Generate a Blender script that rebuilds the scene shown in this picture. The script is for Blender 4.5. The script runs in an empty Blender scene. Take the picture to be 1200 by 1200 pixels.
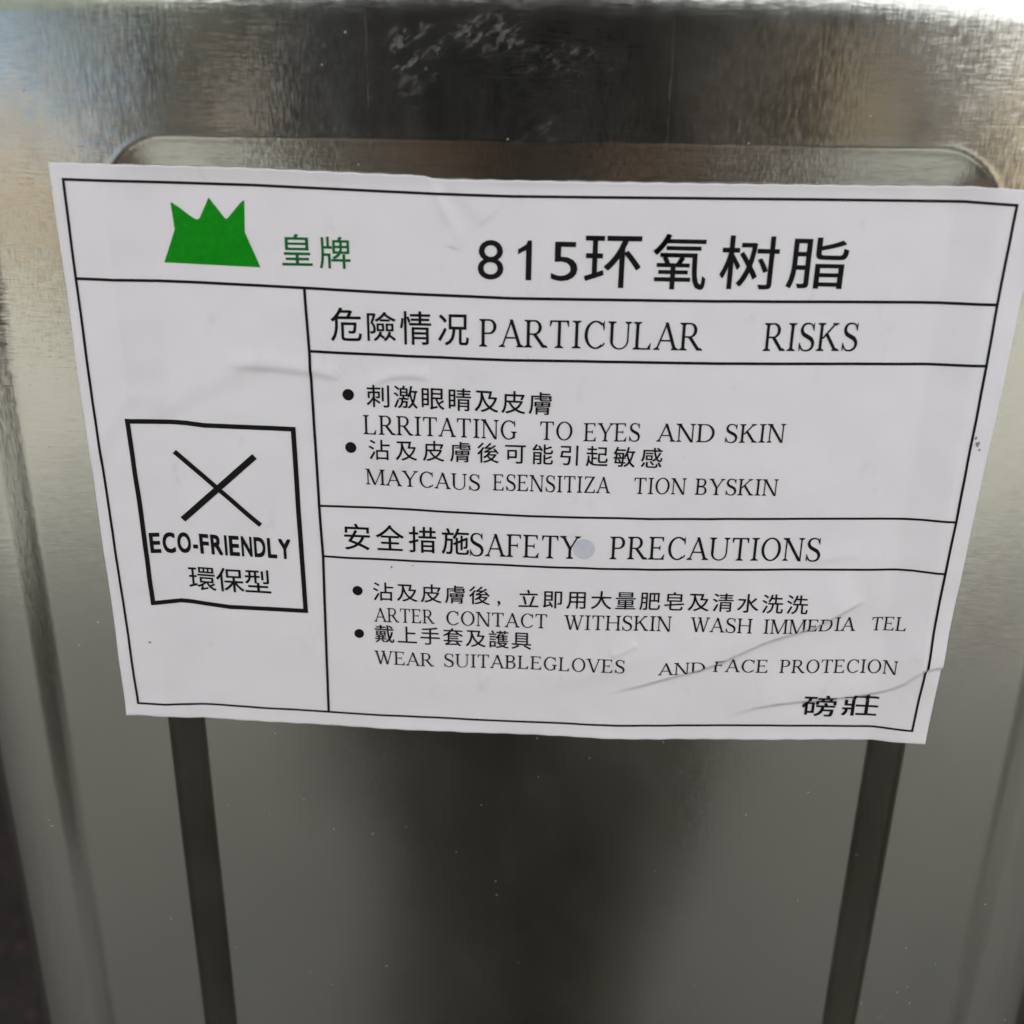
import bpy, bmesh, math, random
import numpy as np
from mathutils import Vector, Matrix, noise as mnoise
from mathutils.geometry import delaunay_2d_cdt

# ------------------------------------------------------------------ units
# The tin's front is laid out in "label units": u to the right, v down, w into
# the tin, origin at the top left corner of the paper label.
S = 0.00085                 # metres per label unit
STAND = 0.82                # height of what the tin stands on
U0, V_CAN = 98.5, 389.0     # u of the label's middle, v of the tin's foot
def world(u, v, w):
    return ((u - U0) * S, w * S, STAND + (V_CAN - v) * S)

scene = bpy.context.scene
COL = scene.collection

# ------------------------------------------------------------------ camera
cam_d = bpy.data.cameras.new('camera')
cam = bpy.data.objects.new('camera', cam_d); COL.objects.link(cam)
RIGHT = Vector((0.99939043, 0.03120187, 0.01565937))
DOWN = Vector((0.02573159, -0.35521284, -0.93443123))
FWD = Vector((-0.02359359, 0.93426457, -0.35579918))
M = Matrix((RIGHT, -DOWN, -FWD)).transposed().to_4x4()
M.translation = Vector(world(100.889, -9.652, -217.782))
cam.matrix_world = M
cam_d.sensor_width = 36.0; cam_d.lens = 36.0
cam_d.clip_start = 0.01; cam_d.clip_end = 500
cam_d.dof.use_dof = True
cam_d.dof.focus_distance = 0.200
cam_d.dof.aperture_fstop = 14.0
scene.camera = cam

# ------------------------------------------------------------------ light
SUN_EL, SUN_AZ = 55.0, 25.0         # azimuth of the sun, degrees clockwise from +Y
world_d = bpy.data.worlds.new('World'); scene.world = world_d
world_d.use_nodes = True
wn = world_d.node_tree.nodes; wl = world_d.node_tree.links
sky = wn.new('ShaderNodeTexSky'); sky.sky_type = 'NISHITA'; sky.sun_disc = False
sky.sun_elevation = math.radians(SUN_EL); sky.sun_rotation = math.radians(SUN_AZ)
sky.air_density = 1.0; sky.dust_density = 3.0; sky.ozone_density = 1.0
hs = wn.new('ShaderNodeHueSaturation'); hs.inputs['Saturation'].default_value = 0.12   # a hazy, whitish sky
wl.new(sky.outputs[0], hs.inputs['Color']); wl.new(hs.outputs[0], wn['Background'].inputs[0])
wn['Background'].inputs[1].default_value = 0.12
sun_d = bpy.data.lights.new('sun', 'SUN'); sun = bpy.data.objects.new('sun', sun_d); COL.objects.link(sun)
sun_d.energy = 0.6; sun_d.angle = math.radians(15); sun_d.color = (1.0, 0.95, 0.88)
az, el = math.radians(SUN_AZ), math.radians(SUN_EL)
to_sun = Vector((math.sin(az) * math.cos(el), math.cos(az) * math.cos(el), math.sin(el)))
sun.rotation_euler = (-to_sun).to_track_quat('-Z', 'Y').to_euler()

scene.view_settings.view_transform = 'Standard'
scene.view_settings.look = 'None'
scene.view_settings.gamma = 1.0
scene.view_settings.use_curve_mapping = False
scene.view_settings.exposure = 2.45

# ------------------------------------------------------------------ helpers
def tag(o, label=None, cat=None, group=None, kind=None):
    for k, val in (('label', label), ('category', cat), ('group', group), ('kind', kind)):
        if val: o[k] = val
    return o
def link(name, me, mat=None, parent=None):
    o = bpy.data.objects.new(name, me); COL.objects.link(o)
    if mat is not None:
        for m in (mat if isinstance(mat, (list, tuple)) else [mat]): me.materials.append(m)
    if parent is not None: o.parent = parent
    return o
def mesh_obj(name, verts, faces, mat=None, parent=None, smooth=False):
    me = bpy.data.meshes.new(name)
    me.from_pydata([tuple(map(float, q)) for q in verts], [], [tuple(map(int, q)) for q in faces])
    if smooth: me.polygons.foreach_set('use_smooth', [True] * len(me.polygons))
    me.update()
    return link(name, me, mat, parent)
def bm_obj(name, bm, mat=None, parent=None, smooth=False):
    me = bpy.data.meshes.new(name); bm.to_mesh(me); bm.free()
    if smooth: me.polygons.foreach_set('use_smooth', [True] * len(me.polygons))
    return link(name, me, mat, parent)
def empty(name, loc=(0, 0, 0)):
    o = bpy.data.objects.new(name, None); COL.objects.link(o); o.location = loc
    o.empty_display_size = 0.05
    return o
def box(bm, x0, x1, y0, y1, z0, z1, bevel=0.0):
    r = bmesh.ops.create_cube(bm, size=1.0)['verts']
    for q in r:
        q.co = Vector(((x0 + x1) / 2 + q.co.x * (x1 - x0), (y0 + y1) / 2 + q.co.y * (y1 - y0), (z0 + z1) / 2 + q.co.z * (z1 - z0)))
    if bevel:
        es = list({e for q in r for e in q.link_edges})
        bmesh.ops.bevel(bm, geom=es, offset=bevel, segments=3, affect='EDGES')
def lathe(bm, prof, n=48, c=(0, 0)):
    rings = []
    for r, z in prof:
        rings.append([bm.verts.new((c[0] + r * math.cos(2 * math.pi * i / n), c[1] + r * math.sin(2 * math.pi * i / n), z)) for i in range(n)])
    for a, b in zip(rings, rings[1:]):
        for i in range(n):
            bm.faces.new((a[i], a[(i + 1) % n], b[(i + 1) % n], b[i]))
    bm.faces.new(rings[0][::-1]); bm.faces.new(rings[-1])

class NT:                            # terse node building
    def __init__(s, name):
        s.m = bpy.data.materials.new(name); s.m.use_nodes = True
        s.t = s.m.node_tree; s.p = s.t.nodes['Principled BSDF']
    def n(s, kind, **kw):
        nd = s.t.nodes.new('ShaderNode' + kind)
        for k, val in kw.items():
            if k.startswith('i_'):
                key = k[2:]; nd.inputs[int(key) if key.isdigit() else key].default_value = val
            else: setattr(nd, k, val)
        return nd
    def l(s, a, b): s.t.links.new(a, b)
    def val(s, x, sock):
        if isinstance(x, (int, float)): sock.default_value = x
        else: s.l(x, sock)
    def math(s, op, a, b=0.0, c=0.0, clamp=False):
        nd = s.n('Math', operation=op); nd.use_clamp = clamp
        for i, x in enumerate((a, b, c)): s.val(x, nd.inputs[i])
        return nd.outputs[0]
    def coords(s): return s.n('TexCoord').outputs['Object']
    def scaled(s, vec, sc, loc=(0, 0, 0)):
        nd = s.n('Mapping'); s.l(vec, nd.inputs[0])
        nd.inputs['Scale'].default_value = sc; nd.inputs['Location'].default_value = loc
        return nd.outputs[0]
    def noise(s, vec, scale=1.0, detail=2.0, rough=0.5, dist=0.0):
        nd = s.n('TexNoise'); s.l(vec, nd.inputs['Vector'])
        nd.inputs['Scale'].default_value = scale; nd.inputs['Detail'].default_value = detail
        nd.inputs['Roughness'].default_value = rough; nd.inputs['Distortion'].default_value = dist
        return nd.outputs[0]
    def ramp(s, fac, lo, hi, a=0.0, b=1.0):
        nd = s.n('MapRange', interpolation_type='SMOOTHSTEP'); s.l(fac, nd.inputs[0])
        for i, x in enumerate((lo, hi, a, b)): nd.inputs[i + 1].default_value = x
        return nd.outputs[0]
    def mix(s, fac, a, b):
        nd = s.n('Mix', data_type='RGBA'); s.val(fac, nd.inputs['Factor'])
        for x, i in ((a, 6), (b, 7)):
            if isinstance(x, tuple): nd.inputs[i].default_value = (*x, 1)
            else: s.l(x, nd.inputs[i])
        return nd.outputs[2]

def plain(name, col, rough=0.6, metal=0.0, vary=0.12, scale=60.0):
    t = NT(name); f = t.noise(t.coords(), scale, 3)
    c0 = tuple(max(0, x * (1 - vary)) for x in col); c1 = tuple(min(1, x * (1 + vary)) for x in col)
    t.l(t.mix(f, c0, c1), t.p.inputs['Base Color'])
    t.p.inputs['Roughness'].default_value = rough; t.p.inputs['Metallic'].default_value = metal
    return t.m

# ------------------------------------------------------------------ materials
def tinplate():
    t = NT('tinplate'); co = t.coords()
    sep = t.n('SeparateXYZ'); t.l(co, sep.inputs[0]); X, Y, Z = sep.outputs
    # woven "linen" rolling marks: short threads lying across and upright
    hor = t.noise(t.scaled(co, (480, 480, 3000)), 1, 2.5, 0.6)
    hor2 = t.noise(t.scaled(co, (190, 190, 2000), (3, 1, 7)), 1, 2, 0.55)
    ver = t.noise(t.scaled(co, (3000, 3000, 460), (5, 9, 2)), 1, 2.5, 0.6)
    wav = t.noise(t.scaled(co, (14, 14, 10)), 1, 2, 0.5)
    wav2 = t.noise(t.scaled(co, (14, 14, 10), (31, 7, 3)), 1, 2, 0.5)
    patch = t.ramp(t.noise(t.scaled(co, (30, 30, 30), (2, 2, 2)), 1, 2), .35, .65, .55, 1.15)
    patch = t.math('MULTIPLY', patch, t.ramp(Z, world(0, 150, 0)[2], world(0, 10, 0)[2], .27, 1.0))   # the rolling marks are fainter lower down
    dz = t.math('ADD', t.math('SUBTRACT', hor, .5), t.math('MULTIPLY', t.math('SUBTRACT', hor2, .5), .8))
    dz = t.math('ADD', t.math('MULTIPLY', t.math('MULTIPLY', dz, patch), TIN_H), t.math('MULTIPLY', t.math('SUBTRACT', wav, .5), TIN_WZ))
    dx = t.math('MULTIPLY', t.math('MULTIPLY', t.math('SUBTRACT', ver, .5), patch), TIN_V)
    dx = t.math('ADD', dx, t.math('MULTIPLY', t.math('SUBTRACT', wav2, .5), TIN_WX))
    comb = t.n('CombineXYZ'); t.l(dx, comb.inputs[0]); t.l(dx, comb.inputs[1]); t.l(dz, comb.inputs[2])
    geo = t.n('NewGeometry')
    # keep the tilt in the plane of the sheet
    dot = t.n('VectorMath', operation='DOT_PRODUCT'); t.l(comb.outputs[0], dot.inputs[0]); t.l(geo.outputs['Normal'], dot.inputs[1])
    along = t.n('VectorMath', operation='SCALE'); t.l(geo.outputs['Normal'], along.inputs[0]); t.l(dot.outputs['Value'], along.inputs['Scale'])
    tan = t.n('VectorMath', operation='SUBTRACT'); t.l(comb.outputs[0], tan.inputs[0]); t.l(along.outputs[0], tan.inputs[1])
    add = t.n('VectorMath', operation='ADD'); t.l(geo.outputs['Normal'], add.inputs[0]); t.l(tan.outputs[0], add.inputs[1])
    nrm = t.n('VectorMath', operation='NORMALIZE'); t.l(add.outputs[0], nrm.inputs[0])
    t.l(nrm.outputs[0], t.p.inputs['Normal'])
    # greasy whitish smears near the top edge, and a sprinkling of dust specks
    def blob(cx, cz, rx, rz, gate, sc=900.0, lo=.47, hi=.62, loc=(0, 0, 0)):
        q = t.math('ADD', t.math('POWER', t.math('DIVIDE', t.math('SUBTRACT', X, cx), rx), 2.0),
                   t.math('POWER', t.math('DIVIDE', t.math('SUBTRACT', Z, cz), rz), 2.0))
        win = t.ramp(q, .15, 1.0, 1.0, 0.0)
        rr = t.n('Mapping'); t.l(co, rr.inputs[0]); rr.inputs['Rotation'].default_value = (0, math.radians(32), 0)
        n1 = t.noise(t.scaled(rr.outputs[0], (sc * .40, sc * .40, sc * .75), loc), 1, 8, .78, .12)
        return t.math('MULTIPLY', win, t.ramp(n1, lo, hi, 0, gate))
    smear = None
    for b in SMEARS:
        m = blob(*b)
        smear = m if smear is None else t.math('MAXIMUM', smear, m)
    front = t.ramp(Y, 0.004, 0.006, 1.0, 0.0)
    smear = t.math('MULTIPLY', smear, front)
    spk = t.n('TexVoronoi'); t.l(t.scaled(co, (260, 260, 260)), spk.inputs['Vector']); spk.inputs['Scale'].default_value = 1
    speck = t.math('MULTIPLY', t.ramp(spk.outputs['Distance'], .025, .085, 1.0, 0.0), t.ramp(t.noise(t.scaled(co, (50, 50, 50), (1, 4, 4)), 1, 2), .45, .60))
    # fine upright dashed score lines
    score = None
    for sx, z0, z1 in SCORES:
        a = t.ramp(t.math('ABSOLUTE', t.math('SUBTRACT', X, sx)), .00008, .00022, 1.0, 0.0)
        a = t.math('MULTIPLY', a, t.ramp(Z, z0, z0 + .004)); a = t.math('MULTIPLY', a, t.ramp(Z, z1 - .004, z1, 1.0, 0.0))
        a = t.math('MULTIPLY', a, t.ramp(t.noise(t.scaled(co, (60, 60, 800)), 1, 1), .42, .56))
        score = a if score is None else t.math('MAXIMUM', score, a)
    score = t.math('MULTIPLY', score, front)
    dirt = t.math('MAXIMUM', t.math('MULTIPLY', smear, .20), t.math('MAXIMUM', t.math('MULTIPLY', speck, .35), t.math('MULTIPLY', score, .045)), clamp=True)
    tint = t.noise(t.scaled(co, (16, 16, 11), (4, 4, 4)), 1, 4, .6)
    base = t.mix(tint, (.555, .56, .505), (.64, .612, .56))
    t.l(t.mix(dirt, base, (.66, .66, .66)), t.p.inputs['Base Color'])
    t.l(t.math('SUBTRACT', 1.0, t.math('MULTIPLY', dirt, .9)), t.p.inputs['Metallic'])
    rg = t.math('ADD', TIN_R, t.math('MULTIPLY', t.math('SUBTRACT', t.noise(t.scaled(co, (40, 40, 25), (8, 1, 1)), 1, 4, .65), .5), .20))
    t.l(t.math('ADD', rg, t.math('MULTIPLY', dirt, .4)), t.p.inputs['Roughness'])
    return t.m
TIN_H, TIN_V, TIN_WZ, TIN_WX, TIN_R = 0.16, 0.12, 0.06, 0.06, 0.19
def px_xz(u, v): q = world(u, v, 0); return q[0], q[2]
SMEARS = [(*px_xz(75, -22), .006, .006, .9, 700., .50, .62, (0, 0, 0)),
          (*px_xz(74, -15), .0025, .004, .5, 700., .45, .62, (7, 0, 3)),
          (*px_xz(90, -25.5), .009, .004, .9, 700., .48, .62, (2, 5, 0)),
          (*px_xz(104, -21), .012, .003, .6, 1000., .50, .64, (3, 1, 9)),
          (*px_xz(99, -8), .006, .004, .35, 900., .52, .64, (5, 1, 2)),
          (*px_xz(93, -14), .020, .010, .20, 1300., .54, .68, (9, 3, 1)),
          (*px_xz(50, -20), .012, .008, .15, 1500., .57, .70, (1, 8, 4)),
          (*px_xz(128, -18), .010, .010, .2, 1500., .57, .70, (1, 8, 8))]
SCORES = [(px_xz(65.5, 0)[0], STAND + .33, STAND + .357), (px_xz(125, 0)[0], STAND + .325, STAND + .357), (px_xz(169, 0)[0], STAND + .33, STAND + .356),
          (px_xz(167.5, 0)[0], STAND + .14, STAND + .28), (px_xz(165.5, 0)[0], STAND + .20, STAND + .28)]
TIN = tinplate()

def paper():
    t = NT('label_paper'); co = t.coords()
    mott = t.noise(t.scaled(co, (60, 60, 60)), 1, 4, .6)
    fine = t.noise(t.scaled(co, (2500, 2500, 2500)), 1, 2)
    c = t.mix(mott, (.79, .76, .78), (.855, .825, .84))
    # a few specks of grime
    v = t.n('TexVoronoi'); t.l(t.scaled(co, (110, 110, 110), (3, 3, 3)), v.inputs['Vector']); v.inputs['Scale'].default_value = 1
    sp = t.math('MULTIPLY', t.ramp(v.outputs['Distance'], .012, .05, .7, 0.0), t.ramp(t.noise(t.scaled(co, (45, 45, 45)), 1, 2), .55, .66))
    smu = t.math('MULTIPLY', t.ramp(t.noise(t.scaled(co, (150, 150, 90), (6, 2, 1)), 1, 4, .7), .60, .80), .28)
    c = t.mix(smu, c, (.50, .49, .50)); c = t.mix(sp, c, (.25, .24, .25))
    t.l(c, t.p.inputs['Base Color'])
    t.p.inputs['Roughness'].default_value = .34
    t.p.inputs['Specular IOR Level'].default_value = .5
    b = t.n('Bump'); b.inputs['Strength'].default_value = .25; b.inputs['Distance'].default_value = 2e-5
    t.l(t.math('ADD', fine, t.math('MULTIPLY', mott, 2.0)), b.inputs['Height']); t.l(b.outputs[0], t.p.inputs['Normal'])
    return t.m
def ink(name, col):
    t = NT(name); f = t.noise(t.coords(), 900, 3)
    t.l(t.mix(f, tuple(x * .7 for x in col), tuple(x * 1.3 for x in col)), t.p.inputs['Base Color'])
    t.p.inputs['Roughness'].default_value = .6; t.p.inputs['Specular IOR Level'].default_value = .12
    return t.m
PAPER = paper(); BLACK = ink('black_ink', (.010, .009, .010)); GREEN = ink('green_ink', (.004, .25, .006))
DARKGREEN = ink('thin_green_ink', (.012, .15, .03))

# ------------------------------------------------------------------ label layout, label units
EDGE_TOP = [(-0.27, -0.53), (41.84, -0.04), (76.26, 0.87), (77.99, 1.42), (94.22, 1.48), (122.0, 1.41), (163.3, 1.19), (186.11, 0.97), (195.19, 1.33), (200.97, 1.52)]
EDGE_BOTTOM = [(0.45, 129.53), (10.47, 130.07), (17.47, 130.9), (53.45, 132.32), (87.73, 132.96), (121.84, 133.34), (151.45, 132.77), (187.45, 131.21), (197.47, 130.97)]
BORDERS = [(0.44, [(2.26, 2.74), (21.98, 3.03), (41.44, 3.29), (76.7, 4.3), (94.26, 4.58), (155.15, 4.09), (185.91, 3.92), (195.94, 4.4)]), (0.44, [(2.26, 2.74), (2.18, 22.75), (2.33, 49.55), (2.87, 85.45), (3.63, 126.19)]), (0.44, [(3.63, 126.19), (10.0, 126.5), (17.43, 126.86), (53.62, 128.43), (87.71, 129.24), (121.65, 129.64), (186.93, 127.4), (193.82, 127.44)]), (0.44, [(195.94, 4.4), (195.65, 24.3), (195.66, 37.2), (195.37, 72.9), (194.99, 85.64), (194.58, 109.45), (193.82, 127.44)]), (0.46, [(2.18, 22.75), (27.14, 23.29), (50.35, 23.99), (72.77, 24.79), (94.58, 25.31), (137.91, 25.03), (180.72, 24.32), (195.65, 24.3)]), (0.46, [(50.35, 23.99), (50.7, 37.57), (50.99, 73.58), (51.26, 86.08), (50.53, 128.29)]), (0.46, [(50.7, 37.57), (72.5, 38.21), (94.79, 38.57), (139.06, 38.32), (182.77, 37.41), (195.66, 37.2)]), (0.4, [(51.0, 73.47), (63.92, 73.58), (99.28, 74.66), (114.93, 74.65), (126.64, 74.66), (188.07, 72.82), (195.37, 72.9)]), (0.4, [(51.26, 86.08), (71.53, 86.68), (99.55, 87.23), (115.5, 87.37), (127.43, 87.24), (188.09, 85.42), (194.99, 85.64)])]
CROWN = [(23.42, 6.89), (25.01, 7.93), (27.1, 9.52), (28.15, 10.19), (28.72, 10.35), (29.2, 10.08), (31.46, 5.9), (34.34, 9.73), (34.67, 10.07), (35.13, 9.97), (37.58, 7.28), (38.3, 6.59), (38.86, 6.28), (38.5, 12.71), (41.22, 19.89), (20.82, 19.23), (23.74, 12.47)]
ECO_BOX = [(8.9, 53.3), (22.12, 53.85), (26.12, 54.34), (46.62, 54.79), (46.65, 75.27), (46.91, 101.01), (28.07, 100.58), (16.63, 98.88), (9.7, 99.32), (9.44, 75.65)]
CROSS = [(0.95, [(18.7, 61.21), (37.08, 78.68)]), (1.3, [(36.92, 61.89), (18.99, 77.72)])]
BULLETS = [((58.78, 47.1), 1.27), ((58.88, 59.25), 1.26), ((59.05, 94.73), 1.2), ((59.01, 106.11), 1.15)]
SCUFFS = [(196.9, 54.51, 0.45, 0.8), (196.3, 53.16, 0.3, 0.35), (197.51, 55.86, 0.25, 0.3), (67.27, 88.45, 0.28, 0.3), (72.31, 87.86, 0.22, 0.15), (8.28, 109.3, 0.5, 0.25)]
SPOT = (112.22, 82.58, 2.5)
HAN = [('product_title', [('8', (87.29, 13.35, 92.67, 21.48), (87.29, 13.35, 92.67, 21.48)), ('1', (95.71, 13.3, 98.58, 21.44), (95.71, 13.3, 98.58, 21.44)), ('5', (102.69, 13.4, 108.23, 21.45), (102.69, 13.4, 108.23, 21.45)), ('环', (109.66, 12.01, 121.42, 22.66), (109.66, 12.01, 121.42, 22.66)), ('氧', (123.9, 11.4, 135.08, 22.73), (123.9, 11.4, 135.08, 22.73)), ('树', (137.93, 11.48, 149.94, 22.43), (137.93, 11.48, 149.94, 22.43)), ('脂', (151.89, 11.56, 164.21, 21.97), (151.89, 11.56, 164.21, 21.97))]), ('brand_text', [('皇', (46.0, 12.9, 52.42, 19.38), (46.0, 12.9, 52.42, 19.38)), ('牌', (53.93, 13.27, 60.51, 19.84), (53.93, 13.27, 60.51, 19.84))]), ('risk_heading', [('危', (55.65, 27.97, 62.31, 35.22), (55.65, 27.97, 62.31, 35.22)), ('險', (63.51, 28.72, 69.68, 35.05), (63.51, 28.72, 69.68, 35.05)), ('情', (70.59, 28.45, 77.34, 35.67), (70.59, 28.45, 77.34, 35.67)), ('况', (78.81, 28.94, 85.43, 35.64), (78.81, 28.94, 85.43, 35.64))]), ('safety_heading', [('安全措施', (56.42, 77.67, 62.49, 84.24), (79.19, 78.18, 85.47, 84.74))]), ('hazard_line', [('刺激眼睛及皮膚', (62.98, 44.71, 67.71, 49.78), (98.52, 45.52, 103.89, 50.66))]), ('hazard_line', [('沾及皮膚後可能引起敏感', (63.01, 57.22, 67.64, 61.89), (124.0, 57.6, 128.83, 62.4))]), ('precaution_line', [('沾及皮膚後', (62.75, 92.48, 67.51, 97.17), (85.48, 92.77, 90.5, 97.59)), (',', (92.26, 96.42, 92.95, 97.76), (92.26, 96.42, 92.95, 97.76)), ('立即用大量肥皂及清水洗洗', (97.3, 93.22, 101.95, 97.9), (160.16, 92.64, 165.13, 97.29))]), ('precaution_line', [('戴上手套及護具', (62.75, 103.61, 67.51, 108.46), (95.78, 104.77, 100.51, 109.16))]), ('packing_text', [('磅', (167.03, 118.87, 175.27, 125.28), (167.03, 118.87, 175.27, 125.28)), ('莊', (176.64, 118.63, 185.27, 124.74), (176.64, 118.63, 185.27, 124.74))]), ('eco_text', [('環保型', (18.74, 89.73, 25.47, 95.75), (32.37, 90.05, 38.23, 96.07))])]
LATIN = [('risk_heading', 'serif', [('PARTICULAR', (87.65, 35.74), (135.61, 35.61), 5.96), ('RISKS', (148.48, 35.36), (168.43, 34.92), 5.99)]), ('hazard_line', 'serif', [('LRRITATING', (61.91, 55.96), (96.14, 56.49), 4.38), ('TO', (101.29, 56.44), (108.48, 56.38), 4.25), ('EYES', (110.99, 56.52), (123.47, 56.24), 4.21), ('AND', (127.1, 56.19), (139.83, 55.95), 4.16), ('SKIN', (142.28, 55.97), (155.37, 55.68), 4.28)]), ('hazard_line', 'serif', [('MAYCAUS', (61.95, 67.98), (87.99, 68.77), 3.84), ('ESENSITIZA', (90.91, 68.65), (117.56, 68.68), 3.91), ('TION', (122.9, 68.7), (134.54, 68.43), 3.9), ('BYSKIN', (136.58, 68.45), (155.09, 68.16), 3.92)]), ('safety_heading', 'serif', [('SAFETY', (85.75, 84.99), (111.35, 85.06), 5.73), ('PRECAUTIONS', (118.17, 84.87), (166.51, 83.97), 5.68)]), ('precaution_line', 'serif', [('ARTER', (62.78, 102.78), (77.28, 103.0), 3.73), ('CONTACT', (80.11, 103.19), (104.11, 103.43), 3.78), ('WITHSKIN', (108.2, 103.53), (133.7, 103.04), 3.85), ('WASH', (138.16, 102.94), (152.64, 102.66), 3.72), ('IMMEDIA', (155.33, 102.58), (177.11, 101.7), 3.65), ('TEL', (180.79, 101.54), (188.45, 100.88), 3.55)]), ('precaution_line', 'serif', [('WEAR', (62.5, 114.17), (77.03, 114.54), 3.6), ('SUITABLEGLOVES', (79.53, 114.55), (123.24, 114.65), 3.63), ('AND', (131.22, 114.62), (142.42, 113.87), 3.16), ('FACE', (144.56, 113.84), (157.56, 113.5), 3.45), ('PROTECION', (160.42, 113.41), (187.88, 112.19), 3.5)]), ('eco_text', 'bold', [('ECO-FRIENDLY', (11.15, 85.57), (43.75, 86.95), 4.82)])]
CREASES = [(0.75, 9, 0.45, [(117.05, 121.53), (133.34, 115.49), (144.39, 111.83), (151.17, 107.66), (157.91, 104.0), (166.65, 100.99), (173.14, 96.74), (179.57, 92.77)]), (0.65, 8, 0.4, [(147.78, 127.0), (152.76, 124.39), (158.77, 122.01), (170.99, 120.15), (181.1, 118.61), (188.64, 115.73), (192.77, 111.17), (196.49, 109.38), (205.4, 108.63)]), (0.36, 2.6, 1.2, [(30.22, 40.48), (38.67, 40.86), (49.92, 41.55), (58.31, 43.07)]), (0.24, 1.8, 0.8, [(62.45, 48.17), (64.07, 45.05), (66.76, 43.26), (71.48, 42.2), (77.09, 43.02)]), (0.2, 1.4, 0.6, [(119.63, 110.32), (122.65, 109.05), (125.81, 107.1)]), (0.12, 2.5, 1.0, [(161.73, 84.37), (167.49, 83.34), (176.09, 81.81)]), (0.22, 6, 2.5, [(100.29, 121.38), (116.73, 114.4), (128.82, 109.32), (142.54, 101.99)]), (0.26, 1.6, 1.0, [(77.66, 0.84), (79.14, 6.2), (82.65, 11.24), (81.56, 15.41)]), (0.22, 7, 2.5, [(9.28, 55.26), (19.86, 49.57), (30.9, 43.51), (44.59, 36.58)]), (0.2, 6, 2, [(-1.02, 67.62), (4.45, 55.38), (12.19, 45.55)]), (0.22, 4, 1.6, [(80.28, 0.8), (85.13, 5.08), (89.39, 10.09)]), (0.2, 6, 3, [(55.22, 48.73), (62.47, 58.42), (69.99, 66.33)])]

# ------------------------------------------------------------------ the tin
UC, B, RC = 101.2, 144.2, 18.0       # middle of the tin, half width, corner radius
def smin0(x, k=.25):                 # a soft clamp of x to [0,1]
    x = np.asarray(x, float)
    s = lambda q: .5 * (q + np.sqrt(q * q + k * k * .04))
    return s(x) - s(x - 1)
P_CX, P_CV, P_HX, P_HV, P_R = 101.7, 175.0, 91.5, 181.0, 14.0
def panel_sd(u, v):
    qx = np.abs(u - P_CX) - P_HX + P_R; qy = np.abs(v - P_CV) - P_HV + P_R
    return np.hypot(np.maximum(qx, 0), np.maximum(qy, 0)) + np.minimum(np.maximum(qx, qy), 0) - P_R
PANEL, PILLAR = 1.7, 1.3
def face_depth(u, v):                # 0 on the flat face, positive into the tin
    d = PANEL * smin0(-panel_sd(u, v) / 9.0)
    sd = panel_sd(u, v)              # the pressed edge carries a faint lip
    d = d - .07 * np.exp(-(sd / .8) ** 2) + .05 * np.exp(-((sd + 9) / .8) ** 2)
    d = d - PILLAR * smin0((np.abs(u - UC) - 115.6) / 6.8, .5)
    oil = .16 * np.sin(u * .041 + .7 + v * .013) * np.cos(v * .037 + 1.1) + .10 * np.sin(u * .09 + 2 + v * .05)
    fade = np.clip((126 - np.abs(u - UC)) / 8, 0, 1)
    top = .65 * np.clip((-28 - v) / 6.5, 0, 1) ** 2     # the wall leans in under the seam
    return d + oil * fade + top * fade

def span(stops):                     # [(from, to, step), ...] -> sorted samples
    out = []
    for a, b, st in stops:
        n = max(1, int(round((b - a) / st))); out += [a + (b - a) * i / n for i in range(n)]
    out.append(stops[-1][1]); return out
TOP_V, BOT_V = -35.0, 386.0
def build_body(parent):
    qs = span([(-126.2, -124, 1.1), (-124, -114, .5), (-114, -94, 3), (-94, -79, .55), (-79, 79, 2.6), (79, 94, .55), (94, 114, 3), (114, 124, .5), (124, 126.2, 1.1)])
    vs = span([(TOP_V, -22, .5), (-22, -7, 1.2), (-7, 8, .5), (8, 345, 3.4), (345, 358, .6), (358, BOT_V, 2.5)])
    V = np.array(vs); loops = []
    for side in range(4):
        q = np.array(qs)
        QU, VV = np.meshgrid(UC + q, V)
        d = face_depth(QU, VV) + PILLAR          # from the outermost plane
        x, y = QU - UC, -B + d
        loops.append(np.stack([x, y, VV], -1) if side == 0 else np.stack([*rot(x, y, side), VV], -1))
        # rounded corner to the next side
        a = np.linspace(0, math.pi / 2, 19)[1:-1]
        cx = (B - RC) + RC * np.sin(a); cy = -(B - RC) - RC * np.cos(a)
        CX, VV2 = np.meshgrid(cx, V); CY, _ = np.meshgrid(cy, V)
        loops.append(np.stack([*rot(CX, CY, side), VV2], -1))
    G = np.concatenate(loops, 1); nr, nc, _ = G.shape
    u = G[..., 0] + UC; w = G[..., 1] + B - PILLAR; v = G[..., 2]
    pts = np.stack([(u - U0) * S, w * S, STAND + (V_CAN - v) * S], -1).reshape(-1, 3)
    i, j = np.meshgrid(np.arange(nr - 1), np.arange(nc), indexing='ij'); j2 = (j + 1) % nc
    f = np.stack([i * nc + j, (i + 1) * nc + j, (i + 1) * nc + j2, i * nc + j2], -1).reshape(-1, 4)
    return mesh_obj('body', pts, f, TIN, parent, True)
def rot(x, y, k):
    for _ in range(k): x, y = -y, x
    return x, y
def ring_loop(half, r, n=14):        # points of a rounded square, label units about the tin's middle
    pts = []
    for k in range(4):
        for i in range(n + 1):
            a = i / n * math.pi / 2
            pts.append(rot((half - r) + r * math.sin(a), -(half - r) - r * math.cos(a), k))
    return pts
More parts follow.
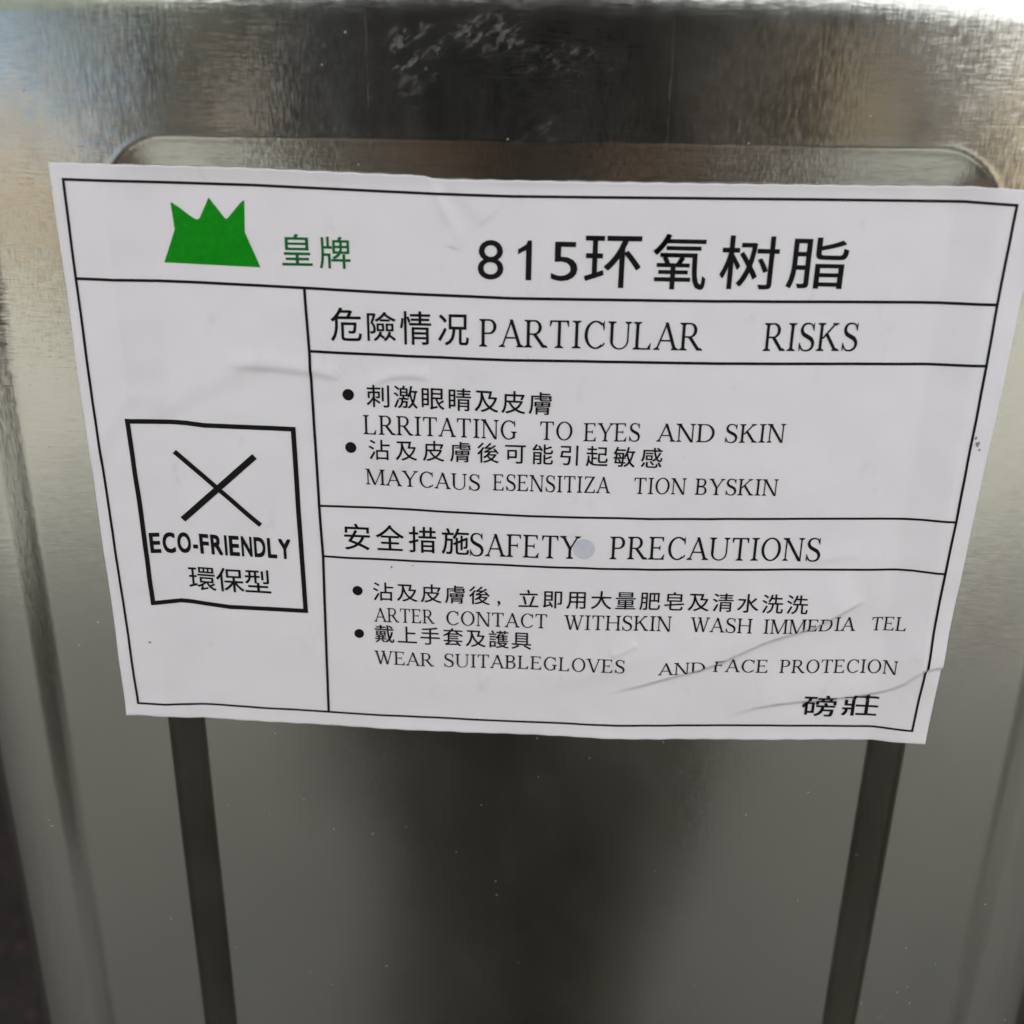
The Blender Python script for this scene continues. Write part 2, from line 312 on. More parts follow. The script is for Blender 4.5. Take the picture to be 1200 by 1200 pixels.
def seam(name, parent, prof, mat, close=True):    # prof: (half width, v)
    verts, faces = [], []; n = 60
    for h, v in prof:
        for x, y in ring_loop(h, max(2, RC - (B - h))):
            verts.append(world(UC + x, v, y + B - PILLAR))
    m = len(prof)
    for a in range(m if close else m - 1):
        b = (a + 1) % m
        for i in range(n): faces.append((a * n + i, b * n + i, b * n + (i + 1) % n, a * n + (i + 1) % n))
    return mesh_obj(name, verts, faces, mat, parent, True)
def bead(h, v, rh, rv, n=16):
    return [(h + rh * math.cos(2 * math.pi * i / n), v + rv * math.sin(2 * math.pi * i / n)) for i in range(n)]

can = empty('metal_can', world(UC, V_CAN, B))
tag(can, 'square silver tinplate can with recessed side panels and a large white paper safety label', 'can')
ROOT_INV = Matrix.Translation(-can.location)
def under(o):                        # keep world placement under the can's empty
    o.parent = can; o.matrix_parent_inverse = ROOT_INV; return o
body = under(build_body(None))
under(seam('top_rim', None, bead(B - .6, -38.0, 2.4, 3.4), TIN))
under(seam('bottom_rim', None, bead(B - .6, 385.4, 2.2, 3.2), TIN))
bm = bmesh.new()
lid_pts = [world(UC + x, -34.5, y + B - PILLAR) for x, y in ring_loop(B - 2.4, RC - 2.4)]
in_pts = [world(UC + x, -33.0, y + B - PILLAR) for x, y in ring_loop(B - 10, RC - 8)]
a = [bm.verts.new(q) for q in lid_pts]; b = [bm.verts.new(q) for q in in_pts]
for i in range(len(a)): bm.faces.new((a[i], a[(i + 1) % len(a)], b[(i + 1) % len(a)], b[i]))
bm.faces.new(b)
lid = under(bm_obj('lid', bm, TIN))
bm = bmesh.new(); c = world(UC + 70, 0, B - 70)
zt = world(0, -33, 0)[2]
lathe(bm, [(.030, zt), (.030, zt + .002), (.024, zt + .004), (.021, zt + .010), (.022, zt + .013), (.018, zt + .014)], 48, (c[0], c[1]))
cap = bm_obj('pour_cap', bm, plain('cap_plastic', (.55, .53, .50), .4), None, False); under(cap)

# ------------------------------------------------------------------ the label
def crease_points(pts, step=.6):
    out = []
    for (x0, y0), (x1, y1) in zip(pts, pts[1:]):
        n = max(1, int(math.hypot(x1 - x0, y1 - y0) / step))
        out += [(x0 + (x1 - x0) * i / n, y0 + (y1 - y0) * i / n) for i in range(n)]
    return np.array(out + [pts[-1]])
def smooth_line(pts, it=2):
    for _ in range(it):
        q = [pts[0]]
        for p0, p1 in zip(pts, pts[1:]):
            q += [(.75 * p0[0] + .25 * p1[0], .75 * p0[1] + .25 * p1[1]), (.25 * p0[0] + .75 * p1[0], .25 * p0[1] + .75 * p1[1])]
        pts = q + [pts[-1]]
    return pts
CR = []
for amp, wu, wd, pts in CREASES:
    amp *= 1.5; wd = max(wd, .6)
    L = crease_points(smooth_line(pts)); n = len(L)
    T = np.gradient(L, axis=0); T /= np.linalg.norm(T, axis=1)[:, None]
    s = np.linspace(0, 1, n); env = np.clip(np.minimum(s / .25, (1 - s) / .12), 0, 1) if pts[-1][0] < 194 else np.clip(s / .25, 0, 1)
    env = env * env * (3 - 2 * env)
    CR.append((amp, wu, wd, L, T, env))
def wrinkle(u, v):
    shp = np.shape(u); p = np.stack([np.ravel(u), np.ravel(v)], -1).astype(float); h = np.zeros(len(p))
    for amp, wu, wd, L, T, env in CR:
        lo, hi = L.min(0) - 3 * wu, L.max(0) + 3 * wu
        k = np.where(((p >= lo) & (p <= hi)).all(1))[0]
        for c0 in range(0, len(k), 4000):
            kk = k[c0:c0 + 4000]
            d = p[kk][:, None, :] - L[None]; d2 = (d ** 2).sum(-1); ix = d2.argmin(1); dist = np.sqrt(d2[np.arange(len(kk)), ix])
            dv = d[np.arange(len(kk)), ix]; side = T[ix, 0] * dv[:, 1] - T[ix, 1] * dv[:, 0]    # negative = above the line
            w = np.where(side < 0, wu, wd)
            h[kk] += amp * env[ix] * np.exp(-(dist / w) ** 2)
    big = .09 * np.sin(p[:, 0] * .11 + 1) * np.sin(p[:, 1] * .07)
    rg = np.random.RandomState(5)
    for k in range(26):              # many small billows in all directions
        a, fr = rg.uniform(0, math.pi), rg.uniform(.12, .75)
        big += .011 / fr ** .8 * np.sin((p[:, 0] * math.cos(a) + p[:, 1] * math.sin(a)) * fr + rg.uniform(0, 6.28)) * np.sin((p[:, 1] * math.cos(a) - p[:, 0] * math.sin(a)) * fr * .6 + rg.uniform(0, 6.28))
    return (h + big).reshape(shp)
def lift(u, v):                      # edges and corners of the paper that have come a little unstuck
    e = np.minimum(np.minimum(u - 1, 199 - u), np.minimum(v, 131.5 - v))
    n = .5 + .5 * np.sin(u * .13 + 1.3) * np.sin(v * .17 + .4) 
    c = np.exp(-np.hypot(u - 197, v - 131) / 7) * .5 + np.exp(-np.hypot(u, v - 130) / 5) * .8
    return .24 * np.clip(n, 0, 1.3) * np.exp(-np.maximum(e, -2) / 2.2) + c
def label_depth(u, v):               # the paper's front face
    d = PANEL * smin0((-panel_sd(u, v) - .3) / 8.6, .45)
    return np.minimum(d - .30, face_depth(u, v) - .20) - np.maximum(wrinkle(u, v), -.12) - lift(u, v)
def interp_line(pts, x):
    a = np.array(pts); return np.interp(x, a[:, 0], a[:, 1])

def build_label():
    nu, nv = 560, 372
    s = np.linspace(0, 1, nu); t = np.linspace(0, 1, nv)
    uT = EDGE_TOP[0][0] + s * (EDGE_TOP[-1][0] - EDGE_TOP[0][0]); uB = EDGE_BOTTOM[0][0] + s * (EDGE_BOTTOM[-1][0] - EDGE_BOTTOM[0][0])
    vT = interp_line(EDGE_TOP, uT) + .05 * np.sin(uT * 1.1) ; vB = interp_line(EDGE_BOTTOM, uB) + .05 * np.sin(uB * .9 + 1)
    U = uT[None] * (1 - t[:, None]) + uB[None] * t[:, None]
    V = vT[None] * (1 - t[:, None]) + vB[None] * t[:, None]
    D = label_depth(U, V)
    front = np.stack([(U - U0) * S, D * S, STAND + (V_CAN - V) * S], -1).reshape(-1, 3)
    N = nu * nv
    i, j = np.meshgrid(np.arange(nv - 1), np.arange(nu - 1), indexing='ij')
    f = np.stack([i * nu + j, (i + 1) * nu + j, (i + 1) * nu + j + 1, i * nu + j + 1], -1).reshape(-1, 4).tolist()
    rim = list(range(nu)) + [k * nu + nu - 1 for k in range(1, nv)] + [(nv - 1) * nu + k for k in range(nu - 2, -1, -1)] + [k * nu for k in range(nv - 2, 0, -1)]
    back = front[rim] + np.array([0, .16 * S, 0])
    for k in range(len(rim)):
        k2 = (k + 1) % len(rim)
        f.append((rim[k], rim[k2], N + k2, N + k))
    o = mesh_obj('paper_label', np.concatenate([front, back]), f, PAPER, None, True)
    return o
label = under(build_label())
label['label'] = 'white wrinkled paper label with black ruled boxes and bilingual safety text'

INK_LIFT = .10
SCUFF = plain('scuff_grey', (.22, .21, .22), .8, vary=.5, scale=1500)
def refine(V, F, limit=.8):         # split long edges so that the ink follows creases in the paper
    bm = bmesh.new(); vs = [bm.verts.new((q[0], q[1], 0)) for q in V]
    for q in F:
        if len(set(q)) > 2:
            try: bm.faces.new([vs[k] for k in q])
            except ValueError: pass
    for _ in range(3):
        es = [e for e in bm.edges if e.calc_length() > limit]
        if not es: break
        bmesh.ops.subdivide_edges(bm, edges=es, cuts=1)
        bmesh.ops.triangulate(bm, faces=[f for f in bm.faces if len(f.verts) > 3])
    bm.verts.index_update()
    out = np.array([q.co[:2] for q in bm.verts]), [tuple(q.index for q in f.verts) for f in bm.faces]
    bm.free(); return out
def ink_mesh(name, polys, mat, text=None, lift=INK_LIFT):
    """polys: list of (verts Nx2 in label units, faces)"""
    V, F, n = [], [], 0
    for v, f in polys:
        V.append(np.asarray(v, float)); F += [tuple(k + n for k in q) for q in f]; n += len(v)
    V, F = refine(np.concatenate(V), F)
    D = label_depth(V[:, 0], V[:, 1]) - lift
    W = np.stack([(V[:, 0] - U0) * S, D * S, STAND + (V_CAN - V[:, 1]) * S], -1)
    o = mesh_obj(name, W, F, mat)
    o.data.update()
    o.parent = label
    o.matrix_parent_inverse = PARENT_FIX
    if text: o['label'] = text
    return o
bpy.context.view_layer.update()
PARENT_FIX = label.matrix_world.inverted()

def strip(pts, width, step=.8, closed=False):
    if closed: pts = list(pts) + [pts[0]]
    P = crease_points(pts, step); T = np.gradient(P, axis=0); T /= np.linalg.norm(T, axis=1)[:, None]
    Nn = np.stack([-T[:, 1], T[:, 0]], -1) * width / 2
    v = np.concatenate([P + Nn, P - Nn]); n = len(P)
    return v, [(k, k + 1, n + k + 1, n + k) for k in range(n - 1)]
def extend(pts, e):
    a = [list(q) for q in pts]
    for i0, i1 in ((0, 1), (-1, -2)):
        dx, dy = a[i0][0] - a[i1][0], a[i0][1] - a[i1][1]; l = math.hypot(dx, dy)
        a[i0] = [a[i0][0] + dx / l * e, a[i0][1] + dy / l * e]
    return a
def fill_poly(pts, step=.9):         # triangulated outline with inner points, so that it follows the paper
    pts = [tuple(q) for q in crease_points(list(pts) + [pts[0]], step)][:-1]
    a = np.array(pts); lo, hi = a.min(0), a.max(0); n = len(pts)
    inner = [(x, y) for x in np.arange(lo[0], hi[0], step) for y in np.arange(lo[1], hi[1], step)]
    vs, es, fs, ov, oe, of = delaunay_2d_cdt([Vector(q) for q in pts + inner], [], [list(range(n))], 0, 1e-5)
    return np.array([tuple(q) for q in vs]), [tuple(f) for f, o in zip(fs, of) if o]

ink_mesh('ruled_border', [strip(extend(p, w / 2), w * 1.25) for w, p in BORDERS[:4]], BLACK, 'thin black outer frame line')
for w, p in BORDERS[4:]:
    ink_mesh('divider_line', [strip(p, w * 1.3)], BLACK, lift=INK_LIFT + .02)
ink_mesh('crown_emblem', [fill_poly(CROWN)], GREEN, 'solid green three-pointed crown')
def disc(c, r, n=28):
    return fill_poly([(c[0] + r * math.cos(2 * math.pi * i / n), c[1] + r * 1.02 * math.sin(2 * math.pi * i / n)) for i in range(n)], .5)
for c, r in BULLETS: ink_mesh('bullet_mark', [disc(c, r)], BLACK)
# the box of the eco mark: four mitred sides
def frame(pts, w):
    n = len(pts); inn = []
    for i in range(n):
        p0, p1, p2 = (np.array(pts[k % n]) for k in (i - 1, i, i + 1))
        d1 = (p1 - p0) / np.linalg.norm(p1 - p0); d2 = (p2 - p1) / np.linalg.norm(p2 - p1)
        n1 = np.array([-d1[1], d1[0]]); n2 = np.array([-d2[1], d2[0]]); m = n1 + n2; m /= m @ n1
        inn.append(p1 + m * w)
    polys = []
    for i in range(n):
        o0, o1, i0, i1 = np.array(pts[i]), np.array(pts[(i + 1) % n]), inn[i], inn[(i + 1) % n]
        k = max(1, int(np.linalg.norm(o1 - o0)))
        v = [o0 + (o1 - o0) * j / k for j in range(k + 1)] + [i0 + (i1 - i0) * j / k for j in range(k + 1)]
        polys.append((v, [(j, j + 1, k + 2 + j, k + 1 + j) for j in range(k)]))
    return polys
ink_mesh('eco_frame', frame(ECO_BOX, 1.08), BLACK, 'thick black square outline')
ink_mesh('cross_mark', [strip(p, w * 1.2) for w, p in CROSS[:1]] , BLACK, 'thinner falling stroke of the cross')
ink_mesh('cross_mark', [strip(p, w * 1.12) for w, p in CROSS[1:]], BLACK, 'thicker rising stroke of the cross', INK_LIFT + .02)

random.seed(2)
for c0 in SCUFFS:
    k = 14; ang = [2 * math.pi * i / k for i in range(k)]
    ink_mesh('scuff_mark', [fill_poly([(c0[0] + c0[2] * math.cos(a) * random.uniform(.5, 1.2), c0[1] + c0[3] * math.sin(a) * random.uniform(.5, 1.2)) for a in ang], .3)], SCUFF)

# ---- glyphs. Chinese and sans characters: the built-in typeface; serif capitals: drawn below.
_cache = {}
def font_glyph(ch, bold=0.0):
    if (ch, bold) in _cache: return _cache[ch, bold]
    if ch == '1':
        v = np.array([(.30, 0), (.385, 0), (.385, .73), (.325, .73), (.30, .655), (.18, .565), (.18, .475), (.30, .555)]); f = [(0, 1, 2, 7), (2, 3, 4, 7), (4, 5, 6, 7)]
        _cache[ch, bold] = (v, f); return v, f
    cu = bpy.data.curves.new('glyph', 'FONT'); cu.body = ch; cu.resolution_u = 4
    ob = bpy.data.objects.new('glyph', cu); COL.objects.link(ob)
    dg = bpy.context.evaluated_depsgraph_get(); dg.update()
    me = ob.evaluated_get(dg).to_mesh()
    v = np.array([q.co[:2] for q in me.vertices]); f = [tuple(p.vertices) for p in me.polygons]
    ob.evaluated_get(dg).to_mesh_clear()
    if bold and not ch.isdigit():                         # heavier strokes: the outline widened sideways and upward
        n = len(v); sh = [(-bold, -bold), (bold, -bold), (-bold, bold), (bold, bold)]
        v = np.concatenate([v + np.array(q) for q in sh]); f = [tuple(i + n * k for i in t) for k in range(4) for t in f]
    bpy.data.objects.remove(ob); bpy.data.curves.remove(cu)
    _cache[ch, bold] = (v, f); return v, f

class Glyph:                         # strokes of a serif capital, cap height 1
    TH, TN, SF = .128, .060, .042
    def __init__(s): s.polys = []
    def poly(s, *p): s.polys.append([tuple(q) for q in p])
    def line(s, x0, y0, x1, y1, w):  # slanted stroke, cut level at both ends
        l = math.hypot(x1 - x0, y1 - y0); h = w / 2 * l / max(abs(y1 - y0), 1e-3)
        s.poly((x0 - h, y0), (x0 + h, y0), (x1 + h, y1), (x1 - h, y1))
    def hbar(s, x0, x1, y, w=None):
        w = w or s.TN; s.poly((x0, y - w / 2), (x1, y - w / 2), (x1, y + w / 2), (x0, y + w / 2))
    def stem(s, x, w=None, y0=0, y1=1, top=True, bot=True, ser=.105):
        w = w or s.TH; s.poly((x - w / 2, y0), (x + w / 2, y0), (x + w / 2, y1), (x - w / 2, y1))
        if bot: s.serif(x, y0, w / 2, 1, ser)
        if top: s.serif(x, y1, w / 2, -1, ser)
    def serif(s, x, y, hw, d, e=.105, l=True, r=True):
        for sg, on in ((-1, l), (1, r)):
            if not on: continue
            a = x + sg * hw
            s.poly((a - sg * hw, y), (a + sg * e, y), (a + sg * e, y + d * s.SF), (a + sg * e * .45, y + d * s.SF * 1.5), (a, y + d * .10), (a - sg * hw, y + d * .10))
    def arc(s, cx, cy, rx, ry, a0, a1, thick=None, thin=None, n=26, p=1.4):
        thick = thick or s.TH * 1.06; thin = thin or s.TN
        o, i = [], []
        for k in range(n + 1):
            a = math.radians(a0 + (a1 - a0) * k / n); c, q = math.cos(a), math.sin(a)
            w = thin + (thick - thin) * abs(c) ** p
            o.append((cx + rx * c, cy + ry * q)); i.append((cx + (rx - w) * c, cy + (ry - w) * q))
        for k in range(n): s.poly(o[k], o[k + 1], i[k + 1], i[k])
    def path(s, ctrl, widths, n=40):  # Catmull-Rom centre line with widths
        P = [np.array(c, float) for c in ctrl]; P = [2 * P[0] - P[1]] + P + [2 * P[-1] - P[-2]]
        pts, ws = [], []; m = len(ctrl) - 1
        for k in range(n + 1):
            u = min(k / n * m, m - 1e-6); i = int(u); t = u - i; a, b, c, d = P[i:i + 4]
            pts.append(.5 * (2 * b + (c - a) * t + (2 * a - 5 * b + 4 * c - d) * t * t + (3 * b - a - 3 * c + d) * t ** 3))
            ws.append(widths[i] + (widths[i + 1] - widths[i]) * t)
        pts = np.array(pts); T = np.gradient(pts, axis=0); T /= np.linalg.norm(T, axis=1)[:, None]
        N = np.stack([-T[:, 1], T[:, 0]], -1) * np.array(ws)[:, None] / 2
        for k in range(n): s.poly(pts[k] + N[k], pts[k + 1] + N[k + 1], pts[k + 1] - N[k + 1], pts[k] - N[k])
    def tick(s, x, y, d, ln=.17, sx=-1):   # wedge serif at the end of an arm, hanging down (d=-1) or up
        s.poly((x, y), (x, y + d * ln), (x + sx * .028, y + d * ln), (x + sx * .13, y))
    def mesh(s):
        vs, fs, n = [], [], 0
        for p in s.polys:
            a = sum(p[i][0] * p[(i + 1) % len(p)][1] - p[(i + 1) % len(p)][0] * p[i][1] for i in range(len(p)))
            if abs(a) < 1e-8: continue
            q = p if a > 0 else p[::-1]
            vs += [Vector(x) for x in q]; fs.append(list(range(n, n + len(q)))); n += len(q)
        v, e, f, ov, oe, of = delaunay_2d_cdt(vs, [], fs, 0, 1e-5)
        return np.array([tuple(q) for q in v]), [tuple(t) for t, o in zip(f, of) if o]
def serif_glyph(ch):
    if ('S', ch) in _cache: return _cache['S', ch]
    g = Glyph(); TH, TN = g.TH, g.TN; w = 1.0
    if ch == 'A':
        g.line(.10, 0, .50, 1.0, TN * 1.1); g.line(.86, 0, .475, 1.0, TH); g.hbar(.22, .72, .34)
        g.serif(.10, 0, TN / 2, 1, .10); g.serif(.86, 0, TH / 2, 1, .09); w = .98
    elif ch in 'BPR':
        g.stem(.17); r = .26
        if ch == 'B':
            for cy, ry, rx, x in ((.755, .245, .25, .45), (.26, .26, .29, .47)):
                g.arc(x, cy, rx, ry, -90, 90); g.hbar(.17, x + .01, cy + ry - TN / 2); g.hbar(.17, x + .01, cy - ry + TN / 2)
            w = .86
        else:
            cy, ry = (.73, .27)
            g.arc(.43, cy, .30, ry, -90, 90); g.hbar(.17, .44, cy + ry - TN / 2); g.hbar(.17, .44, cy - ry + TN / 2); w = .82
            if ch == 'R': g.line(.43, .49, .84, 0, TH); g.serif(.85, 0, TH / 2, 1, .075, l=False); w = .98
    elif ch in 'CG':
        g.arc(.53, .5, .47, .515, 52, 308); g.path([(.81, .90), (.86, .80), (.865, .70)], [TN, TN * 1.3, TN * .6], 8)
        g.poly((.85, 1.0), (.885, 1.0), (.885, .67), (.85, .67)); g.poly((.80, .90), (.86, .985), (.86, .82), (.82, .86))
        if ch == 'C': g.path([(.80, .10), (.86, .15), (.90, .22)], [TN, TN, TN * .8], 8); w = .98
        else: g.stem(.83, TH, .07, .43, True, False); g.poly((.77, .08), (.89, .08), (.89, .16), (.77, .12)); w = 1.06
    elif ch == 'D':
        g.stem(.17); g.arc(.44, .5, .52, .5, -90, 90); g.hbar(.17, .45, 1 - TN / 2); g.hbar(.17, .45, TN / 2); w = 1.06
    elif ch in 'EFLT':
        if ch == 'T':
            g.stem(.44, top=False, ser=.11); g.hbar(.04, .84, 1 - TN / 2); g.tick(.84, 1, -1, .23, -1); g.tick(.04, 1, -1, .23, 1); w = .90
        else:
            g.stem(.17)
            if ch in 'EF':
                g.hbar(.17, .72, 1 - TN / 2); g.tick(.72, 1, -1, .20); g.hbar(.2, .56, .52); g.poly((.57, .65), (.57, .39), (.54, .44), (.48, .52), (.54, .60))
            if ch in 'EL':
                x = .79 if ch == 'E' else .76; g.hbar(.17, x - .02, TN / 2); g.poly((x, .24), (x - .03, .24), (x - .16, TN), (x - .17, 0), (x - .045, 0)); w = .85
            else: w = .78
    elif ch == 'H':
        g.stem(.17); g.stem(.88); g.hbar(.17, .88, .52); w = 1.05
    elif ch == 'I': g.stem(.22, ser=.12); w = .44
    elif ch == 'K':
        g.stem(.17); g.line(.24, .44, .78, .99, TN * 1.2); g.line(.40, .62, .86, 0, TH)
        g.serif(.86, 0, TH / 2, 1, .10); g.serif(.78, 1, TN / 2, -1, .11); w = 1.02
    elif ch == 'M':
        g.stem(.15, TN * 1.1); g.stem(1.07); g.line(.17, 1, .58, .0, TH); g.line(.60, .03, 1.04, 1, TN); g.serif(.16, 1, TN, -1, .1, r=False); w = 1.24
    elif ch == 'N':
        g.stem(.16, TN * 1.1); g.stem(.88, TN * 1.1, 0.0, 1, True, False); g.line(.15, 1, .86, -.02, TH); g.serif(.14, 1, TN, -1, .1, r=False); w = 1.04
    elif ch == 'O': g.arc(.52, .5, .475, .515, 0, 360, n=52); w = 1.04
    elif ch == 'S':
        g.path([(.66, .80), (.58, .935), (.40, .985), (.22, .93), (.15, .77), (.22, .62), (.40, .52), (.58, .43), (.68, .27), (.62, .09), (.42, .012), (.22, .06), (.11, .22)],
               [TN, TN * .9, TN, TN * 1.5, TH, TH * 1.15, TH * 1.2, TH * 1.2, TH * 1.05, TN * 1.6, TN, TN, TN], 60)
        g.poly((.655, 1.0), (.69, 1.0), (.69, .72), (.66, .72), (.625, .84)); g.poly((.075, 0), (.11, 0), (.13, .12), (.115, .30), (.075, .30)); w = .80
    elif ch == 'U':
        g.stem(.17, TH, .32, 1, True, False); g.stem(.85, TN * 1.1, .32, 1, True, False)
        o, n = [], 26
        for k in range(n + 1):
            a = math.radians(180 + 180 * k / n); t = k / n; wd = TH * (1 - t) + TN * 1.1 * t; wd = wd * (1 - .25 * math.sin(math.pi * t))
            x0, x1 = .17 - TH / 2, .85 + TN * .55; cx, rx = (x0 + x1) / 2, (x1 - x0) / 2
            o.append(((cx + rx * math.cos(a), .33 + .345 * math.sin(a)), (cx + (rx - wd) * math.cos(a), .33 + (.345 - wd * .75) * math.sin(a))))
        for k in range(n): g.poly(o[k][0], o[k + 1][0], o[k + 1][1], o[k][1])
        w = 1.02
    elif ch == 'V':
        g.line(.13, 1, .52, -.01, TH); g.line(.86, 1, .53, -.01, TN * 1.1); g.serif(.13, 1, TH / 2, -1, .09); g.serif(.86, 1, TN / 2, -1, .11); w = 1.0
    elif ch == 'W':
        g.line(.13, 1, .43, -.01, TH); g.line(.69, 1, .44, -.01, TN * 1.1); g.line(.62, 1, .92, -.01, TH); g.line(1.20, 1, .93, -.01, TN * 1.1)
        g.serif(.13, 1, TH / 2, -1, .09); g.serif(.62, 1, TH / 2, -1, .08); g.serif(1.2, 1, TN / 2, -1, .11); w = 1.34
    elif ch == 'Y':
        g.stem(.48, top=False, y1=.47); g.line(.13, 1, .49, .43, TH); g.line(.86, 1, .50, .43, TN * 1.1); g.serif(.13, 1, TH / 2, -1, .09); g.serif(.86, 1, TN / 2, -1, .11); w = .98
    elif ch == 'Z':
        g.hbar(.10, .78, 1 - TN / 2); g.hbar(.06, .80, TN / 2); g.line(.13, .01, .73, .99, TH); g.tick(.10, 1, -1, .2, 1); g.tick(.82, 0, 1, .24, -1); w = .88
    v, f = g.mesh(); _cache['S', ch] = (v, f, w); return v, f, w

def han_polys(runs, bold):
    out = []
    for text, b0, b1 in runs:
        n = len(text); gl = [font_glyph(c, bold) for c in text]
        def fit(i, b):
            lo, hi = gl[i][0].min(0), gl[i][0].max(0)
            sx = (b[2] - b[0]) / (hi[0] - lo[0]); sy = (b[3] - b[1]) / (hi[1] - lo[1])
            return sx, sy, b[0] - lo[0] * sx, b[3] + lo[1] * sy
        f0, f1 = fit(0, b0), fit(n - 1, b1)
        sx, sy = ((f0[0] + f1[0]) / 2, (f0[1] + f1[1]) / 2) if n > 1 else f0[:2]
        for i, (v, f) in enumerate(gl):
            t = i / (n - 1) if n > 1 else 0
            if n > 1:
                c0 = (b0[0] + b0[2]) / 2 - (gl[0][0].min(0)[0] + gl[0][0].max(0)[0]) / 2 * sx; c1 = (b1[0] + b1[2]) / 2 - (gl[-1][0].min(0)[0] + gl[-1][0].max(0)[0]) / 2 * sx
                d0 = (b0[1] + b0[3]) / 2 + (gl[0][0].min(0)[1] + gl[0][0].max(0)[1]) / 2 * sy; d1 = (b1[1] + b1[3]) / 2 + (gl[-1][0].min(0)[1] + gl[-1][0].max(0)[1]) / 2 * sy
            else: c0, d0 = f0[2:]; c1, d1 = c0, d0
            x = v[:, 0] * sx + c0 + (c1 - c0) * t
            y = -v[:, 1] * sy + d0 + (d1 - d0) * t
            if n > 1: y = y + (d1 - d0) / (c1 - c0) * (v[:, 0] - .5) * sx
            out.append((np.stack([x, y], -1), f))
    return out
SANS_W = {'E': .74, 'C': .87, 'O': .95, '-': .36, 'F': .68, 'R': .86, 'I': .19, 'N': .78, 'D': .84, 'L': .68, 'Y': .90}   # widths of bold grotesque capitals
def latin_polys(words, style):
    out = []
    for text, p0, p1, h in words:
        if style == 'serif': gl = [serif_glyph(c) for c in text]
        else:
            gl = []
            for c in text:
                v, f = font_glyph(c, .028); hi, lo = v.max(0), v.min(0); wd = SANS_W[c]
                v = (v - np.array([lo[0], 0])) * np.array([wd / (hi[0] - lo[0]), 1 / .70]) + np.array([.075, 0]); gl.append((v, f, wd + .15))
        pen, xs = 0.0, []
        for v, f, w in gl: xs.append(pen); pen += w + (.0 if style == 'bold' else .05)
        ink0 = gl[0][0][:, 0].min(); ink1 = xs[-1] + gl[-1][0][:, 0].max()
        k = (p1[0] - p0[0]) / (ink1 - ink0); sl = (p1[1] - p0[1]) / (p1[0] - p0[0])
        for (v, f, w), x in zip(gl, xs):
            X = (v[:, 0] + x - ink0) * k
            out.append((np.stack([p0[0] + X, p0[1] + sl * X - v[:, 1] * h], -1), f))
    return out
BOLD = {'product_title': .006, 'packing_text': .008}
for part, runs in HAN:
    txt = ''.join(r[0] for r in runs)
    ink_mesh(part, han_polys(runs, BOLD.get(part, .005)), DARKGREEN if part == 'brand_text' else BLACK, 'green printed characters' if part == 'brand_text' else None)
for part, style, words in LATIN:
    ink_mesh(part, latin_polys(words, style), BLACK)

# the round bluish water stain between SAFETY and PRECAUTIONS
def stain_mat():
    t = NT('water_stain'); f = t.noise(t.scaled(t.coords(), (700, 700, 700)), 1, 4, .65)
    t.l(t.mix(f, (.50, .51, .60), (.70, .69, .74)), t.p.inputs['Base Color']); t.p.inputs['Roughness'].default_value = .4
    return t.m
ink_mesh('water_stain', [disc(SPOT[:2], SPOT[2], 40)], stain_mat(), 'round pale blue stain', .03)

# ------------------------------------------------------------------ ground and what the tin mirrors
def ground_mat(name, a, b, sc, rough=.85, spots=None):
    t = NT(name); co = t.coords()
    n1 = t.noise(t.scaled(co, (sc, sc, sc)), 1, 6, .65); n2 = t.noise(t.scaled(co, (sc * 9, sc * 9, sc * 9)), 1, 4, .7)
    f = t.math('ADD', t.math('MULTIPLY', n1, .6), t.math('MULTIPLY', n2, .4))
    c = t.mix(t.ramp(f, .35, .65), a, b)
    if spots: c = t.mix(t.ramp(t.noise(t.scaled(co, (35, 35, 35), (3, 1, 1)), 1, 3, .6), .56, .68), c, spots)
    t.l(c, t.p.inputs['Base Color']); t.p.inputs['Roughness'].default_value = rough
    bp = t.n('Bump'); bp.inputs['Strength'].default_value = .5; bp.inputs['Distance'].default_value = .003
    t.l(n2, bp.inputs['Height']); t.l(bp.outputs[0], t.p.inputs['Normal'])
    return t.m
def sheet(name, x0, x1, y0, y1, z, mat):
    o = mesh_obj(name, [(x0, y0, z), (x1, y0, z), (x1, y1, z), (x0, y1, z)], [(0, 1, 2, 3)], mat); tag(o, kind='structure'); return o
sheet('ground', -90, 90, -90, 60, -.004, ground_mat('pale_yard', (.175, .178, .160), (.225, .227, .205), 1.2))
sheet('shop_floor', -12, 12, .16, 4, 0.0, ground_mat('dark_shop_floor', (.018, .015, .013), (.045, .035, .030), 9, spots=(.10, .045, .042)))
sheet('floor', -12, 12, -2.5, .16, 0.0, ground_mat('shade_toned_floor', (.10, .10, .09), (.16, .155, .14), 5, spots=(.12, .09, .08)))  # near floor's darker colour stands in for part of the roof's shade
bm = bmesh.new(); box(bm, -.105, .105, .02, .23, 0, STAND - .0005, .006)
tag(bm_obj('plinth', bm, plain('plinth_wood', (.18, .12, .07), .8)), 'narrow wooden plinth under the square tin', 'plinth')

# unseen roof and wall added to shade the floor; the yard beyond is bright
bm = bmesh.new(); box(bm, -6, 6, -0.9, 3.2, 2.75, 2.90, .01)
tag(bm_obj('shade_roof', bm, plain('shade_roof_grey', (.16, .15, .14), .9)), 'unseen grey roof added to shade the tin and the photographer', 'roof')
bm = bmesh.new(); box(bm, -6, 6, 2.9, 3.1, 0, 2.74, .01)
tag(bm_obj('light_block_wall', bm, plain('dark_wall', (.10, .09, .08), .9)), 'unseen dark wall added to block light behind the tin', 'wall')

